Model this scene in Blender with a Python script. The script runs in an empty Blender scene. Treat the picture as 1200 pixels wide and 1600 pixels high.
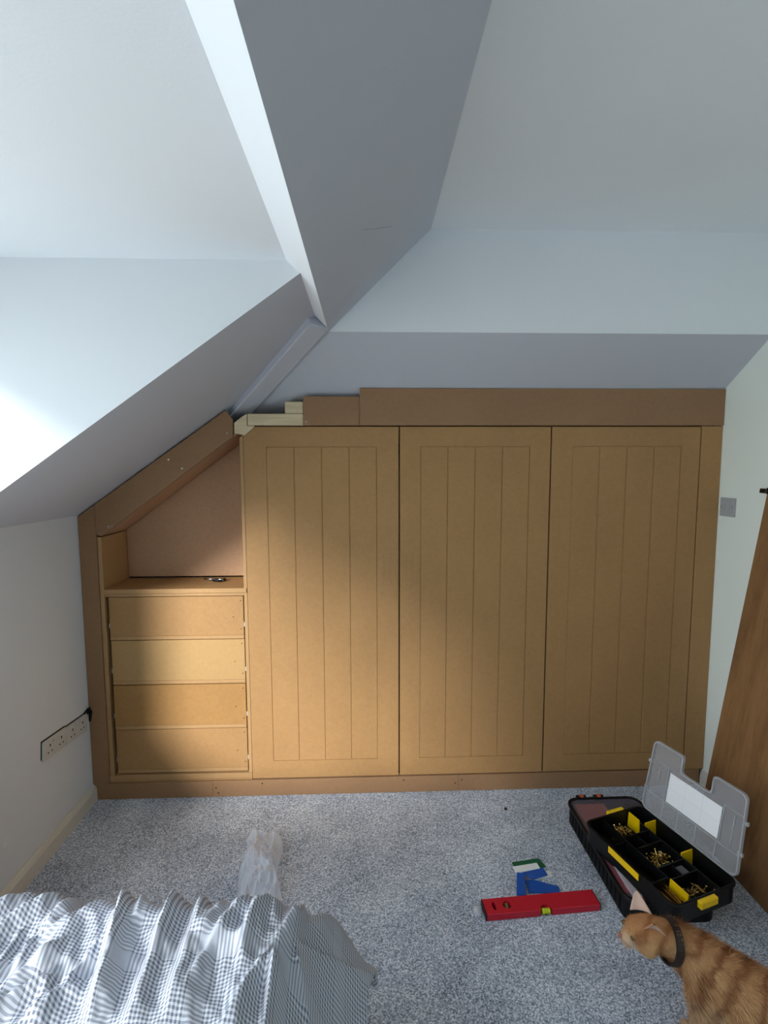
import bpy, bmesh, math, random
from mathutils import Vector, Matrix, noise, Quaternion
from math import sin, cos, pi, radians, sqrt, exp

random.seed(7)
SC = bpy.context.scene
COL = SC.collection

# ------------------------------------------------------------------ camera
F_PX, PITCH, YAW, ROLL = 763.05, 0.09, 0.0337, -0.0027
fw = Vector((sin(YAW) * cos(PITCH), cos(YAW) * cos(PITCH), -sin(PITCH)))
rt = Vector((cos(YAW), -sin(YAW), 0))
up = rt.cross(fw)
rt2 = rt * cos(ROLL) + up * sin(ROLL)
up2 = up * cos(ROLL) - rt * sin(ROLL)
cam_d = bpy.data.cameras.new('camera')
cam_d.sensor_fit = 'HORIZONTAL'
cam_d.sensor_width = 36
cam_d.lens = F_PX / 1200 * 36
cam_d.clip_start = 0.02
cam = bpy.data.objects.new('camera', cam_d)
COL.objects.link(cam)
M = Matrix((rt2, up2, -fw)).transposed().to_4x4()
M.translation = (0, 0, 1.5)
cam.matrix_world = M
SC.camera = cam

# ------------------------------------------------------------------ world, sun, exposure
W = bpy.data.worlds.new('world')
SC.world = W
W.use_nodes = True
nt = W.node_tree
nt.nodes.clear()
o_ = nt.nodes.new('ShaderNodeOutputWorld')
b_ = nt.nodes.new('ShaderNodeBackground')
tc = nt.nodes.new('ShaderNodeTexCoord')
sx = nt.nodes.new('ShaderNodeSeparateXYZ')
rp = nt.nodes.new('ShaderNodeValToRGB')
rp.color_ramp.elements[0].position = 0.0
rp.color_ramp.elements[0].color = (0.52, 0.57, 0.585, 1)      # ground tone below the horizon, made brighter to light the ceilings
e = rp.color_ramp.elements.new(0.49); e.color = (0.60, 0.66, 0.675, 1)
e = rp.color_ramp.elements.new(0.53); e.color = (0.83, 0.93, 1.01, 1)
rp.color_ramp.elements[-1].position = 1.0
rp.color_ramp.elements[-1].color = (0.76, 0.885, 1.02, 1)
mr = nt.nodes.new('ShaderNodeMapRange')
mr.inputs['From Min'].default_value = -1
mr.inputs['From Max'].default_value = 1
nt.links.new(tc.outputs['Generated'], sx.inputs[0])
nt.links.new(sx.outputs['Z'], mr.inputs['Value'])
nt.links.new(mr.outputs[0], rp.inputs[0])
nt.links.new(rp.outputs[0], b_.inputs['Color'])
b_.inputs['Strength'].default_value = 4.6
nt.links.new(b_.outputs[0], o_.inputs[0])

SUN_AZ, SUN_EL = radians(25), radians(22.5)
sd = bpy.data.lights.new('hazy_sun', 'SUN')
sd.energy = 8.3
sd.angle = radians(15)
sd.color = (1.0, 0.985, 0.97)
sun = bpy.data.objects.new('hazy_sun', sd)
COL.objects.link(sun)
dirv = Vector((sin(SUN_AZ) * cos(SUN_EL), cos(SUN_AZ) * cos(SUN_EL), -sin(SUN_EL)))
sun.rotation_euler = dirv.to_track_quat('-Z', 'Y').to_euler()
sun.location = (-4, -3, 5)

WIN = (-1.35, 1.41, 0.58, 2.0)      # window opening in the left wall: y0, y1, z0, z1
pd = bpy.data.lights.new('window_portal', 'AREA')
pd.shape = 'RECTANGLE'
pd.size = WIN[1] - WIN[0]
pd.size_y = WIN[3] - WIN[2]
pd.cycles.is_portal = True
portal = bpy.data.objects.new('window_portal', pd)
COL.objects.link(portal)
portal.location = (-1.36, (WIN[0] + WIN[1]) / 2, (WIN[2] + WIN[3]) / 2)
portal.rotation_euler = Vector((1, 0, 0)).to_track_quat('-Z', 'Z').to_euler()

SC.view_settings.view_transform = 'Standard'
SC.view_settings.look = 'None'
SC.view_settings.gamma = 1.0
SC.view_settings.use_curve_mapping = False
SC.view_settings.exposure = 0.28
SC.cycles.use_denoising = True
SC.cycles.max_bounces = 14
SC.cycles.diffuse_bounces = 10
SC.cycles.transparent_max_bounces = 24


# ------------------------------------------------------------------ materials
def srgb(r, g, b):
    f = lambda c: (c / 255 / 12.92) if c / 255 <= 0.04045 else ((c / 255 + 0.055) / 1.055) ** 2.4
    return (f(r), f(g), f(b), 1)


class NT:
    def __init__(s, name):
        s.m = bpy.data.materials.new(name)
        s.m.use_nodes = True
        s.t = s.m.node_tree
        s.p = s.t.nodes['Principled BSDF']
        s.out = s.t.nodes['Material Output']

    def n(s, typ, **kw):
        q = s.t.nodes.new(typ)
        for k, v in kw.items():
            if hasattr(q, k):
                setattr(q, k, v)
            else:
                q.inputs[k.replace('_', ' ')].default_value = v
        return q

    def l(s, a, b):
        s.t.links.new(a, b)

    def mix(s, fac, a, b, mode='MIX'):
        q = s.t.nodes.new('ShaderNodeMix')
        q.data_type = 'RGBA'
        q.blend_type = mode
        for sock, v in ((q.inputs[0], fac), (q.inputs[6], a), (q.inputs[7], b)):
            if hasattr(v, 'is_linked'):
                s.l(v, sock)
            else:
                sock.default_value = v
        return q.outputs[2]

    def math(s, op, a, b=0.0, c=0.0):
        q = s.t.nodes.new('ShaderNodeMath')
        q.operation = op
        for sock, v in zip(q.inputs, (a, b, c)):
            if hasattr(v, 'is_linked'):
                s.l(v, sock)
            else:
                sock.default_value = v
        return q.outputs[0]

    def noise(s, scale, detail=3, rough=0.55, vec=None):
        q = s.n('ShaderNodeTexNoise', Scale=scale, Detail=detail, Roughness=rough)
        if vec is not None:
            s.l(vec, q.inputs['Vector'])
        return q.outputs['Fac']

    def coord(s, which='Object'):
        return s.n('ShaderNodeTexCoord').outputs[which]

    def ramp(s, fac, stops):
        q = s.t.nodes.new('ShaderNodeValToRGB')
        els = q.color_ramp.elements
        els[0].position, els[0].color = stops[0]
        els[1].position, els[1].color = stops[-1]
        for p_, c_ in stops[1:-1]:
            e_ = els.new(p_)
            e_.color = c_
        s.l(fac, q.inputs[0])
        return q.outputs[0]

    def bump(s, h, strength=0.3, dist=0.002):
        q = s.n('ShaderNodeBump', Strength=strength, Distance=dist)
        s.l(h, q.inputs['Height'])
        s.l(q.outputs[0], s.p.inputs['Normal'])

    def base(s, c):
        if hasattr(c, 'is_linked'):
            s.l(c, s.p.inputs['Base Color'])
        else:
            s.p.inputs['Base Color'].default_value = c

    def rough(s, v):
        s.p.inputs['Roughness'].default_value = v


def plain(name, rgb, rough=0.5, metal=0.0, var=0.08, scale=40, spec=0.5):
    a = NT(name)
    c = srgb(*rgb)
    d = tuple(max(0, x * (1 - var)) for x in c[:3]) + (1,)
    a.base(a.mix(a.noise(scale, vec=a.coord()), d, c))
    a.rough(rough)
    a.p.inputs['Metallic'].default_value = metal
    a.p.inputs['Specular IOR Level'].default_value = spec
    return a.m


def paint(name, rgb, bump=0.12):
    a = NT(name)
    v = a.coord()
    c = srgb(*rgb)
    d = tuple(x * 0.95 for x in c[:3]) + (1,)
    a.base(a.mix(a.noise(2.2, 4, vec=v), d, c))
    a.rough(0.75)
    a.p.inputs['Specular IOR Level'].default_value = 0.25
    h = a.math('ADD', a.noise(140, 3, vec=v), a.math('MULTIPLY', a.noise(9, 3, vec=v), 2.0))
    a.bump(h, bump, 0.002)
    return a.m


def mdf(name, rgb, var=0.13):
    a = NT(name)
    v = a.coord()
    c = srgb(*rgb)
    lo = tuple(x * (1 - var) for x in c[:3]) + (1,)
    hi = tuple(min(1, x * (1 + var)) for x in c[:3]) + (1,)
    fine = a.noise(330, 3, 0.7, v)
    mid = a.noise(60, 4, 0.6, v)
    big = a.noise(3.1, 3, 0.5, v)
    f = a.math('ADD', a.math('MULTIPLY', fine, 0.45), a.math('ADD', a.math('MULTIPLY', mid, 0.35), a.math('MULTIPLY', big, 0.3)))
    a.base(a.ramp(f, [(0.38, lo), (0.55, c), (0.72, hi)]))
    a.rough(0.62)
    a.p.inputs['Specular IOR Level'].default_value = 0.3
    a.bump(fine, 0.08, 0.001)
    return a.m


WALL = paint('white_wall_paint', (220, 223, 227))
WALLR = paint('pale_green_paint_lit', (243, 250, 242))  # pale green tint, lightened further in place of stronger window light
SLOPE = paint('white_paint_shaded', (203, 205, 214))  # white paint with the shade of the slopes darkened into its colour
CEIL = paint('white_paint_lit', (238, 241, 245))  # white paint with the light on ceiling and bulkhead lifted into its colour
GLOSSW = plain('white_gloss_paint', (214, 209, 198), 0.35)
MDF = mdf('mdf_board', (168, 128, 83))
MDFR = mdf('mdf_board_reddish', (152, 116, 84))
MDFP = mdf('mdf_board_pinkish', (184, 145, 112))
MDFL = mdf('mdf_cut_edge', (176, 138, 94), 0.08)
PLY = mdf('pale_board', (178, 142, 94), 0.1)
MDFO = mdf('mdf_board_orange', (166, 124, 74), 0.15)
BLACK = plain('black_plastic', (11, 11, 13), 0.45, var=0.3, spec=0.35)
BLACKB = plain('black_case_plastic', (15, 15, 18), 0.6, var=0.6, scale=200, spec=0.3)
DARK = plain('dark_gap', (14, 12, 11), 0.9)
YELLOW = plain('yellow_plastic', (255, 208, 6), 0.4)
BRASS = plain('brass_screws', (214, 184, 112), 0.22, 0.95, 0.35, 300)
STEEL = plain('steel', (205, 205, 208), 0.18, 1.0, 0.1)
RED = plain('red_anodised', (205, 28, 52), 0.38, 0.15, 0.12, 90)
BLUE = plain('blue_plastic', (16, 84, 176), 0.45)
GREEN = plain('green_plastic', (24, 96, 66), 0.45)
WHITEP = plain('white_plastic', (246, 249, 250), 0.45)
GREYP = plain('grey_white_plastic', (176, 178, 180), 0.4)
ORANGE = plain('orange_plastic', (206, 96, 58), 0.4)
BROWNR = plain('brown_red_card', (186, 98, 64), 0.5)
REDP = plain('red_plastic', (226, 26, 56), 0.35)
SOCK = plain('ivory_socket_plastic', (205, 203, 198), 0.45)


def timber(name, rgb, dark, scale=2.0, axis='Z'):
    a = NT(name)
    mp = a.n('ShaderNodeMapping')
    a.l(a.coord(), mp.inputs[0])
    sc = {'X': (0.08, 1, 1), 'Y': (1, 0.08, 1), 'Z': (1, 1, 0.06)}[axis]
    mp.inputs['Scale'].default_value = sc
    n1 = a.noise(26 * scale, 5, 0.6, mp.outputs[0])
    n2 = a.noise(140 * scale, 3, 0.6, mp.outputs[0])
    f = a.math('ADD', a.math('MULTIPLY', n1, 0.7), a.math('MULTIPLY', n2, 0.3))
    a.base(a.ramp(f, [(0.33, srgb(*dark)), (0.62, srgb(*rgb))]))
    a.rough(0.5)
    a.bump(n2, 0.06, 0.001)
    return a.m


PINE = timber('pine_batten', (226, 208, 172), (196, 170, 128), 1.0, 'X')
DOORW = timber('varnished_door', (148, 108, 68), (112, 76, 44), 0.7, 'Z')


def clear_mat(name, tint, alpha, rough, diff):
    a = NT(name)
    t = a.n('ShaderNodeBsdfTransparent')
    t.inputs['Color'].default_value = tint
    a.base(diff)
    a.rough(rough)
    mx = a.n('ShaderNodeMixShader')
    lw = a.n('ShaderNodeLayerWeight', Blend=0.35)
    fac = a.math('MINIMUM', a.math('ADD', a.math('MULTIPLY', lw.outputs['Facing'], 0.45), alpha), 0.95)
    a.l(fac, mx.inputs[0])
    a.l(t.outputs[0], mx.inputs[1])
    a.l(a.p.outputs[0], mx.inputs[2])
    a.l(mx.outputs[0], a.out.inputs['Surface'])
    return a.m


LIDM = clear_mat('frosted_clear_plastic', (0.93, 0.94, 0.96, 1), 0.26, 0.3, srgb(196, 196, 198))
LIDE = clear_mat('frosted_clear_rib', (0.93, 0.94, 0.96, 1), 0.42, 0.3, srgb(206, 206, 208))
CLEAR = clear_mat('clear_film', (0.96, 0.97, 0.99, 1), 0.34, 0.05, srgb(238, 243, 252))
LOWLID = clear_mat('clear_case_lid', (0.97, 0.96, 0.97, 1), 0.06, 0.12, srgb(150, 145, 160))
GLASS = clear_mat('window_glass', (0.98, 0.99, 0.99, 1), 0.02, 0.02, srgb(240, 245, 245))


def carpet_mat():
    a = NT('grey_blue_carpet')
    v = a.coord()
    v1 = a.n('ShaderNodeTexVoronoi', Scale=270.0)
    a.l(v, v1.inputs['Vector'])
    sep = a.n('ShaderNodeSeparateColor')
    a.l(v1.outputs['Color'], sep.inputs[0])
    n2 = a.noise(190, 3, 0.7, v)
    n3 = a.noise(5, 4, 0.6, v)
    f = a.math('ADD', a.math('MULTIPLY', sep.outputs[0], 0.45), a.math('ADD', a.math('MULTIPLY', n2, 0.55), a.math('MULTIPLY', a.math('SUBTRACT', n3, 0.5), 0.35)))
    a.base(a.ramp(f, [(0.22, srgb(92, 101, 117)), (0.5, srgb(174, 184, 202)), (0.78, srgb(246, 250, 255))]))
    a.rough(0.95)
    a.p.inputs['Specular IOR Level'].default_value = 0.1
    a.p.inputs['Sheen Weight'].default_value = 0.25
    a.p.inputs['Sheen Roughness'].default_value = 0.6
    a.bump(a.math('ADD', n2, sep.outputs[0]), 0.6, 0.004)
    return a.m


CARPET = carpet_mat()


def duvet_mat():
    a = NT('grey_white_check_cotton')
    uv = a.n('ShaderNodeUVMap').outputs[0]
    sep = a.n('ShaderNodeSeparateXYZ')
    a.l(uv, sep.inputs[0])

    def lines(c):
        # small gingham check of 10 mm, interrupted by a plain band once every 180 mm
        fine = a.math('GREATER_THAN', a.math('FRACT', a.math('DIVIDE', c, 0.0078)), 0.5)
        big = a.math('FRACT', a.math('DIVIDE', c, 0.1716))
        band = a.math('MULTIPLY', a.math('GREATER_THAN', big, 0.60), a.math('LESS_THAN', big, 0.80))
        thin = a.math('MULTIPLY', a.math('GREATER_THAN', big, 0.67), a.math('LESS_THAN', big, 0.72))
        t = a.math('MULTIPLY', fine, a.math('SUBTRACT', 1.0, band))
        return a.math('ADD', t, a.math('MULTIPLY', band, 0.42)), thin

    u, tu = lines(sep.outputs[0])
    w, tw = lines(sep.outputs[1])
    f = a.math('MULTIPLY', a.math('ADD', u, w), 0.5)
    c = a.ramp(f, [(0.0, srgb(214, 217, 224)), (0.5, srgb(172, 177, 188)), (1.0, srgb(112, 116, 130))])
    a.base(c)
    a.rough(0.85)
    a.p.inputs['Specular IOR Level'].default_value = 0.15
    a.bump(a.noise(420, 2, vec=a.coord()), 0.15, 0.001)
    return a.m


DUVET = duvet_mat()


# ------------------------------------------------------------------ mesh helpers
def add_box(bm, x0, x1, y0, y1, z0, z1):
    v = [bm.verts.new(p) for p in ((x0, y0, z0), (x1, y0, z0), (x1, y1, z0), (x0, y1, z0),
                                   (x0, y0, z1), (x1, y0, z1), (x1, y1, z1), (x0, y1, z1))]
    for f in ((3, 2, 1, 0), (4, 5, 6, 7), (0, 1, 5, 4), (1, 2, 6, 5), (2, 3, 7, 6), (3, 0, 4, 7)):
        bm.faces.new([v[i] for i in f])
    return v


def add_prism(bm, pts, a0, a1, axis='y'):
    """extrude a 2D outline along an axis; outline in (x,z) for y, (x,y) for z, (y,z) for x"""
    def P(p, a):
        return (p[0], a, p[1]) if axis == 'y' else (p[0], p[1], a) if axis == 'z' else (a, p[0], p[1])
    A = [bm.verts.new(P(p, a0)) for p in pts]
    B = [bm.verts.new(P(p, a1)) for p in pts]
    n = len(pts)
    fs = [bm.faces.new(A), bm.faces.new(B[::-1])]
    for i in range(n):
        fs.append(bm.faces.new((A[i], B[i], B[(i + 1) % n], A[(i + 1) % n])))
    return fs


def add_tube(bm, pts, radii, seg=10, cap=True):
    pts = [Vector(p) for p in pts]
    if not hasattr(radii, '__len__'):
        radii = [radii] * len(pts)
    rings = []
    nrm = None
    for i, p in enumerate(pts):
        d = (pts[min(i + 1, len(pts) - 1)] - pts[max(i - 1, 0)]).normalized()
        if nrm is None:
            nrm = d.orthogonal().normalized()
        nrm = (nrm - d * nrm.dot(d)).normalized()
        b = d.cross(nrm)
        rings.append([bm.verts.new(p + (nrm * cos(2 * pi * k / seg) + b * sin(2 * pi * k / seg)) * radii[i]) for k in range(seg)])
    for a, b in zip(rings, rings[1:]):
        for k in range(seg):
            bm.faces.new((a[k], a[(k + 1) % seg], b[(k + 1) % seg], b[k]))
    if cap:
        bm.faces.new(rings[0][::-1])
        bm.faces.new(rings[-1])


def finish(name, bm, mat, parent=None, bevel=0, smooth=False, seg=1):
    bmesh.ops.recalc_face_normals(bm, faces=bm.faces[:])
    me = bpy.data.meshes.new(name)
    bm.to_mesh(me)
    bm.free()
    if smooth:
        me.polygons.foreach_set('use_smooth', [True] * len(me.polygons))
    for m_ in (mat if isinstance(mat, (list, tuple)) else [mat]):
        me.materials.append(m_)
    o = bpy.data.objects.new(name, me)
    COL.objects.link(o)
    if parent:
        o.parent = parent
        o.matrix_parent_inverse = Matrix.Identity(4)
    if bevel:
        b = o.modifiers.new('bevel', 'BEVEL')
        b.width = bevel
        b.segments = seg
        b.limit_method = 'ANGLE'
    return o


def put(o, parent):
    """place a mesh built in world coordinates under a parent standing anywhere"""
    o.parent = parent
    o.matrix_parent_inverse = parent_matrix(parent).inverted()
    return o


def parent_matrix(p):
    m = Matrix.LocRotScale(p.location, p.rotation_euler, p.scale)
    if p.parent:
        return parent_matrix(p.parent) @ p.matrix_parent_inverse @ m
    return m


def box(name, mat, b, parent=None, bevel=0.0012, world=True):
    bm = bmesh.new()
    add_box(bm, *b)
    o = finish(name, bm, mat, None, bevel)
    if parent:
        put(o, parent)
    return o


def thing(name, label, cat, loc, group=None, rot=(0, 0, 0)):
    o = bpy.data.objects.new(name, None)
    o.empty_display_size = 0.05
    COL.objects.link(o)
    o.location = loc
    o.rotation_euler = rot
    return tag(o, label, cat, group)


def tag(o, label, cat, group=None):
    o['label'] = label
    o['category'] = cat
    if group:
        o['group'] = group
    return o


def struct(o):
    o['kind'] = 'structure'
    return o


def local(o, parent):
    """parent a mesh that was built in the parent's own coordinates"""
    o.parent = parent
    o.matrix_parent_inverse = Matrix.Identity(4)
    return o


# ------------------------------------------------------------------ room shell
D = 2.1399                    # front plane of the fitted furniture
XL, XR = -1.251, 1.5806       # side walls
YB, YN = 2.62, -4.0           # wall behind the wardrobe, wall behind the camera
SL = 0.7061                   # roof pitch
YC = 1.446                    # dormer cheek
YR = 1.9027                   # bulkhead
ZC, ZD = 2.3891, 2.0848       # flat ceiling, dormer ceiling
LS = lambda x: 1.4765 + SL * (x + 1)
BS = lambda y: 1.8456 + SL * (D - y)
XA, ZA = -0.1443, 2.013       # lower rim of the lit strip
XC = -0.225                   # upper edge of the strip
XK, ZK, YK = -0.1867, 2.0507, 1.8493
XB = 0.2432


def poly(name, pts, mat, thick=0.08, out=None):
    """a flat plaster face with thickness on the outer side"""
    bm = bmesh.new()
    P = [Vector(p) for p in pts]
    n = (P[1] - P[0]).cross(P[2] - P[0]).normalized()
    if n.dot(Vector(out)) < 0:
        n = -n
    A = [bm.verts.new(p) for p in P]
    B = [bm.verts.new(p + n * thick) for p in P]
    k = len(P)
    bm.faces.new(A)
    bm.faces.new(B[::-1])
    for i in range(k):
        bm.faces.new((A[i], B[i], B[(i + 1) % k], A[(i + 1) % k]))
    return struct(finish(name, bm, mat))


struct(box('floor', CARPET, (XL - .12, XR + .12, YN - .12, YB + .12, -0.1, 0), bevel=0))
# left wall with the dormer window opening (out of the frame)
bm = bmesh.new()
y0, y1, z0, z1 = WIN
add_box(bm, XL - .12, XL, y1, YB + .12, 0, LS(XL))
add_box(bm, XL - .12, XL, y1, YC + .05, LS(XL), ZD + .05)
add_box(bm, XL - .12, XL, y0, y1, 0, z0)
add_box(bm, XL - .12, XL, y0, y1, z1, ZD + .05)
add_box(bm, XL - .12, XL, YN - .12, y0, 0, ZD + .05)
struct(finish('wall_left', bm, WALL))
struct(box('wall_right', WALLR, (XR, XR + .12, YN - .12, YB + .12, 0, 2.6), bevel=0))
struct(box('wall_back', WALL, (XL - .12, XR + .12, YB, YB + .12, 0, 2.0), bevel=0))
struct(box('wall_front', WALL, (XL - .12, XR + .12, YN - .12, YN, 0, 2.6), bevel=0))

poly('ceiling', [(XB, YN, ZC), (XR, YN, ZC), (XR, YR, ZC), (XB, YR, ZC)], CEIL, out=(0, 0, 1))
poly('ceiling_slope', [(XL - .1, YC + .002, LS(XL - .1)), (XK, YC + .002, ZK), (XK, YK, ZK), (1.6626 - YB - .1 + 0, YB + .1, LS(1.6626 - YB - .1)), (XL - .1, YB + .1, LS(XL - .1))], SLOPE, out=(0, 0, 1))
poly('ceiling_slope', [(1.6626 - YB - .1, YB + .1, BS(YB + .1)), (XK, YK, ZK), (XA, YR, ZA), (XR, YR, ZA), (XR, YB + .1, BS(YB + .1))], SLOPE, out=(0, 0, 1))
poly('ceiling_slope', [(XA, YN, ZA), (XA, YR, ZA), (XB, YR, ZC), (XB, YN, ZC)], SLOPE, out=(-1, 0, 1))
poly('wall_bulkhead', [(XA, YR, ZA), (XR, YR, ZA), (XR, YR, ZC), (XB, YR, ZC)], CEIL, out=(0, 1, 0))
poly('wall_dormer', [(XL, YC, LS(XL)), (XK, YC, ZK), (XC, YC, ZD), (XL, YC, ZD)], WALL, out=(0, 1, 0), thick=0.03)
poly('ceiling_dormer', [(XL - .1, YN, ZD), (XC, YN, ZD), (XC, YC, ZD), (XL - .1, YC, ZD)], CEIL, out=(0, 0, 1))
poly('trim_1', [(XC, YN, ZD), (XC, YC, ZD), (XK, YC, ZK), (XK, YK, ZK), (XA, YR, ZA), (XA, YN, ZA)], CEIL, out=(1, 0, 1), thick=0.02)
# unseen shell added around the room to stop sky leaking through plaster joints
bm = bmesh.new()
add_box(bm, XL - .2, XR + .2, YN - .2, YB + .2, 2.7, 2.76)
add_box(bm, XR + .12, XR + .2, YN - .2, YB + .2, -.1, 2.7)
add_box(bm, XL - .2, XR + .2, YB + .12, YB + .2, -.1, 2.7)
add_box(bm, XL - .2, XR + .2, YN - .2, YN - .12, -.1, 2.7)
add_box(bm, XL - .2, XL - .125, YN - .2, YB + .2, 2.16, 2.7)
add_box(bm, XL - .2, XL - .125, YC, YB + .2, -.1, 2.2)
struct(finish('leak_shell', bm, DARK))
# hairline crack in the plaster of the dark upper slope
bm = bmesh.new()
nv = Vector((SL, 0, -1)).normalized()
add_tube(bm, [(-.0067, 1.3938, 2.1466), (.012, 1.432, 2.1649), (.0334, 1.4708, 2.1855), (.055, 1.508, 2.2064), (.0779, 1.5504, 2.2286)], .00045, 5)
struct(finish('plaster_crack', bm, plain('crack_grey', (110, 108, 110), .9)))

# hip beam in the corner of the two slopes
hd = Vector((1, -1, SL)).normalized()
hs = Vector((-1, -1, 0)).normalized()
hu = hd.cross(hs).normalized()
if hu.z < 0:
    hu = -hu
h0 = Vector((1.6626 - 2.5, 2.5, BS(2.5)))
h1 = Vector((XK, YK, ZK)) + hd * 0.004
bm = bmesh.new()
vs = []
for h in (h0, h1):
    for a, b in ((.045, .05), (.045, -.047), (-.045, -.047), (-.045, .05)):
        vs.append(bm.verts.new(h + hs * a + hu * b))
for i in range(4):
    bm.faces.new((vs[i], vs[(i + 1) % 4], vs[4 + (i + 1) % 4], vs[4 + i]))
bm.faces.new(vs[:4]); bm.faces.new(vs[4:])
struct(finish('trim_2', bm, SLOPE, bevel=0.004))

# window in the dormer: frame, mullion, sill board, panes
win = bpy.data.objects.new('window_1', None)
COL.objects.link(win)
win.location = (XL, (y0 + y1) / 2, z0)
struct(win)
bm = bmesh.new()
xw = XL - .10
for b in ((xw, xw + .05, y0, y0 + .05, z0, z1), (xw, xw + .05, y1 - .04, y1, z0, z1), (xw, xw + .05, y0 + .05, y1 - .04, z0, z0 + .05),
          (xw, xw + .05, y0 + .05, y1 - .04, z1 - .05, z1), (xw, xw + .05, -.02, .03, z0 + .05, z1 - .05)):
    add_box(bm, *b)
put(finish('window_frame', bm, GLOSSW), win)
put(box('sill_board', GLOSSW, (XL - .05, XL + .05, y0 - .03, y1 - .001, z0 - .022, z0 - .001)), win)
for a, b in ((y0 + .05, -.02), (.03, y1 - .04)):
    put(box('pane', GLASS, (xw + .02, xw + .026, a, b, z0 + .05, z1 - .05), bevel=0), win)

# skirting boards
bm = bmesh.new()
prof = [(XL, 0), (XL + .018, 0), (XL + .018, .055), (XL + .012, .068), (XL + .004, .074), (XL, .074)]
add_prism(bm, prof, YN, D - .004)
struct(finish('baseboard_left', bm, GLOSSW))
bm = bmesh.new()
add_prism(bm, [(XR, 0), (XR - .018, 0), (XR - .018, .055), (XR - .012, .068), (XR - .004, .074), (XR, .074)], YN, D - .004)
struct(finish('baseboard_right', bm, GLOSSW))

# ------------------------------------------------------------------ fitted wardrobe (three doors)
ward = thing('fitted_wardrobe', 'raw MDF fitted wardrobe with three tall grooved doors along the end wall', 'wardrobe', (0.5, D, 0))


def prism_part(name, mat, pts, a0, a1, parent, bevel=0.0012, axis='y'):
    bm = bmesh.new()
    add_prism(bm, pts, a0, a1, axis)
    o = finish(name, bm, mat, None, bevel)
    if parent:
        put(o, parent)
    return o


ZB, ZT = 0.084, 1.677


def ward_door(x0, x1, g0, g1, chamfer, label):
    """routed door: slab with a shallow pocket, four planks in it with V joints"""
    bm = bmesh.new()
    y = D
    zt0, zt1 = 0.165, 1.593
    back = y + .018
    dep = .003
    # stiles and rails
    if chamfer:
        add_prism(bm, [(x0, ZB), (g0, ZB), (g0, ZT), (x0 + .052, ZT), (x0, ZT - .045)], y, back)
    else:
        add_box(bm, x0, g0, y, back, ZB, ZT)
    add_box(bm, g1, x1, y, back, ZB, ZT)
    add_box(bm, g0, g1, y, back, ZB, zt0)
    add_box(bm, g0, g1, y, back, zt1, ZT)
    add_box(bm, g0, g1, y + dep, back, zt0, zt1)
    dr = put(finish('door', bm, MDF), ward)
    if label:
        dr['label'] = label
    n = 4
    w = (g1 - g0) / n
    for i in range(n):
        a, b = g0 + i * w + .0016, g0 + (i + 1) * w - .0016
        bm = bmesh.new()
        add_box(bm, a, b, y + .0002, y + dep - .0001, zt0 + .0016, zt1 - .0016)
        pk = finish('plank', bm, MDF, None, 0.0011)
        put(pk, dr)
    return dr


d1 = ward_door(-.533, .136, -.437, .041, True, 'door with a clipped top corner beside the drawers')
d2 = ward_door(.1425, .806, .233, .715, False, None)
d3 = ward_door(.8125, 1.479, .905, 1.395, False, None)
# pencilled handle outlines
for xm, dr in ((.085, d1), (.185, d2)):
    bm = bmesh.new()
    for q in range(2):
        w, h = .017 - q * .006, .07 - q * .02
        pts = [(xm - w, 1.05 - h), (xm + w, 1.05 - h), (xm + w, 1.05 + h), (xm - w, 1.05 + h)]
        for i in range(4):
            a, b = pts[i], pts[(i + 1) % 4]
            add_box(bm, min(a[0], b[0]) - .0006, max(a[0], b[0]) + .0006, D - .0003, D + .0001, min(a[1], b[1]) - .0006, max(a[1], b[1]) + .0006)
    pm = put(finish('pencil_mark', bm, plain('pencil_grey', (150, 118, 82), 0.8)), dr)

# frame stile, fascia boards, plinths, battens, carcass
put(box('frame_stile', MDF, (1.4845, 1.5795, D + .0005, D + .018, .078, 1.681)), ward)
put(box('fascia_board', MDFR, (-.031, 1.5795, D - .004, D + .014, 1.6835, 1.8415)), ward)
put(box('fascia_board', MDFR, (-.275, -.0315, D + .006, D + .02, 1.6835, 1.808)), ward)
PL1 = box('plinth_board', MDFR, (-.7145, .4148, D - .003, D + .015, 0.0005, .0765))
tag(PL1, 'long MDF plinth board on the carpet below the clipped-corner door', 'plinth', 'plinth boards')
PL2 = box('plinth_board', MDFR, (.4155, 1.560, D - .003, D + .015, 0.0005, .0765))
tag(PL2, 'MDF plinth board running behind the open organiser below the other two doors', 'plinth', 'plinth boards')
put(box('batten', PINE, (-.515, -.2755, D + .008, D + .05, 1.683, 1.734), bevel=.003), ward)
put(box('batten', PINE, (-.355, -.2755, D + .012, D + .05, 1.7345, 1.786), bevel=.003), ward)
wedge = prism_part('batten', PINE, [(-.572, 1.650), (-.5495, 1.6455), (-.5345, 1.6425), (-.5325, 1.6345), (-.484, 1.6785), (-.484, 1.6825), (-.517, 1.6825), (-.517, 1.733), (-.536, 1.722), (-.572, 1.694)], D + .004, D + .0155, None, .002)
tag(wedge, 'short pine batten offcut wedged between sloped board and clipped door corner', 'batten')
put(box('carcass_rail', MDF, (-.515, 1.5795, D + .0505, D + .075, 1.60, 1.70)), ward)
put(box('carcass_rail', MDF, (-.531, 1.5795, D + .0205, D + .05, .03, .0825)), ward)
for xs in (.1393, .8093):
    put(box('divider', MDF, (xs - .009, xs + .009, D + .03, YB - .005, .083, 1.5)), ward)
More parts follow.
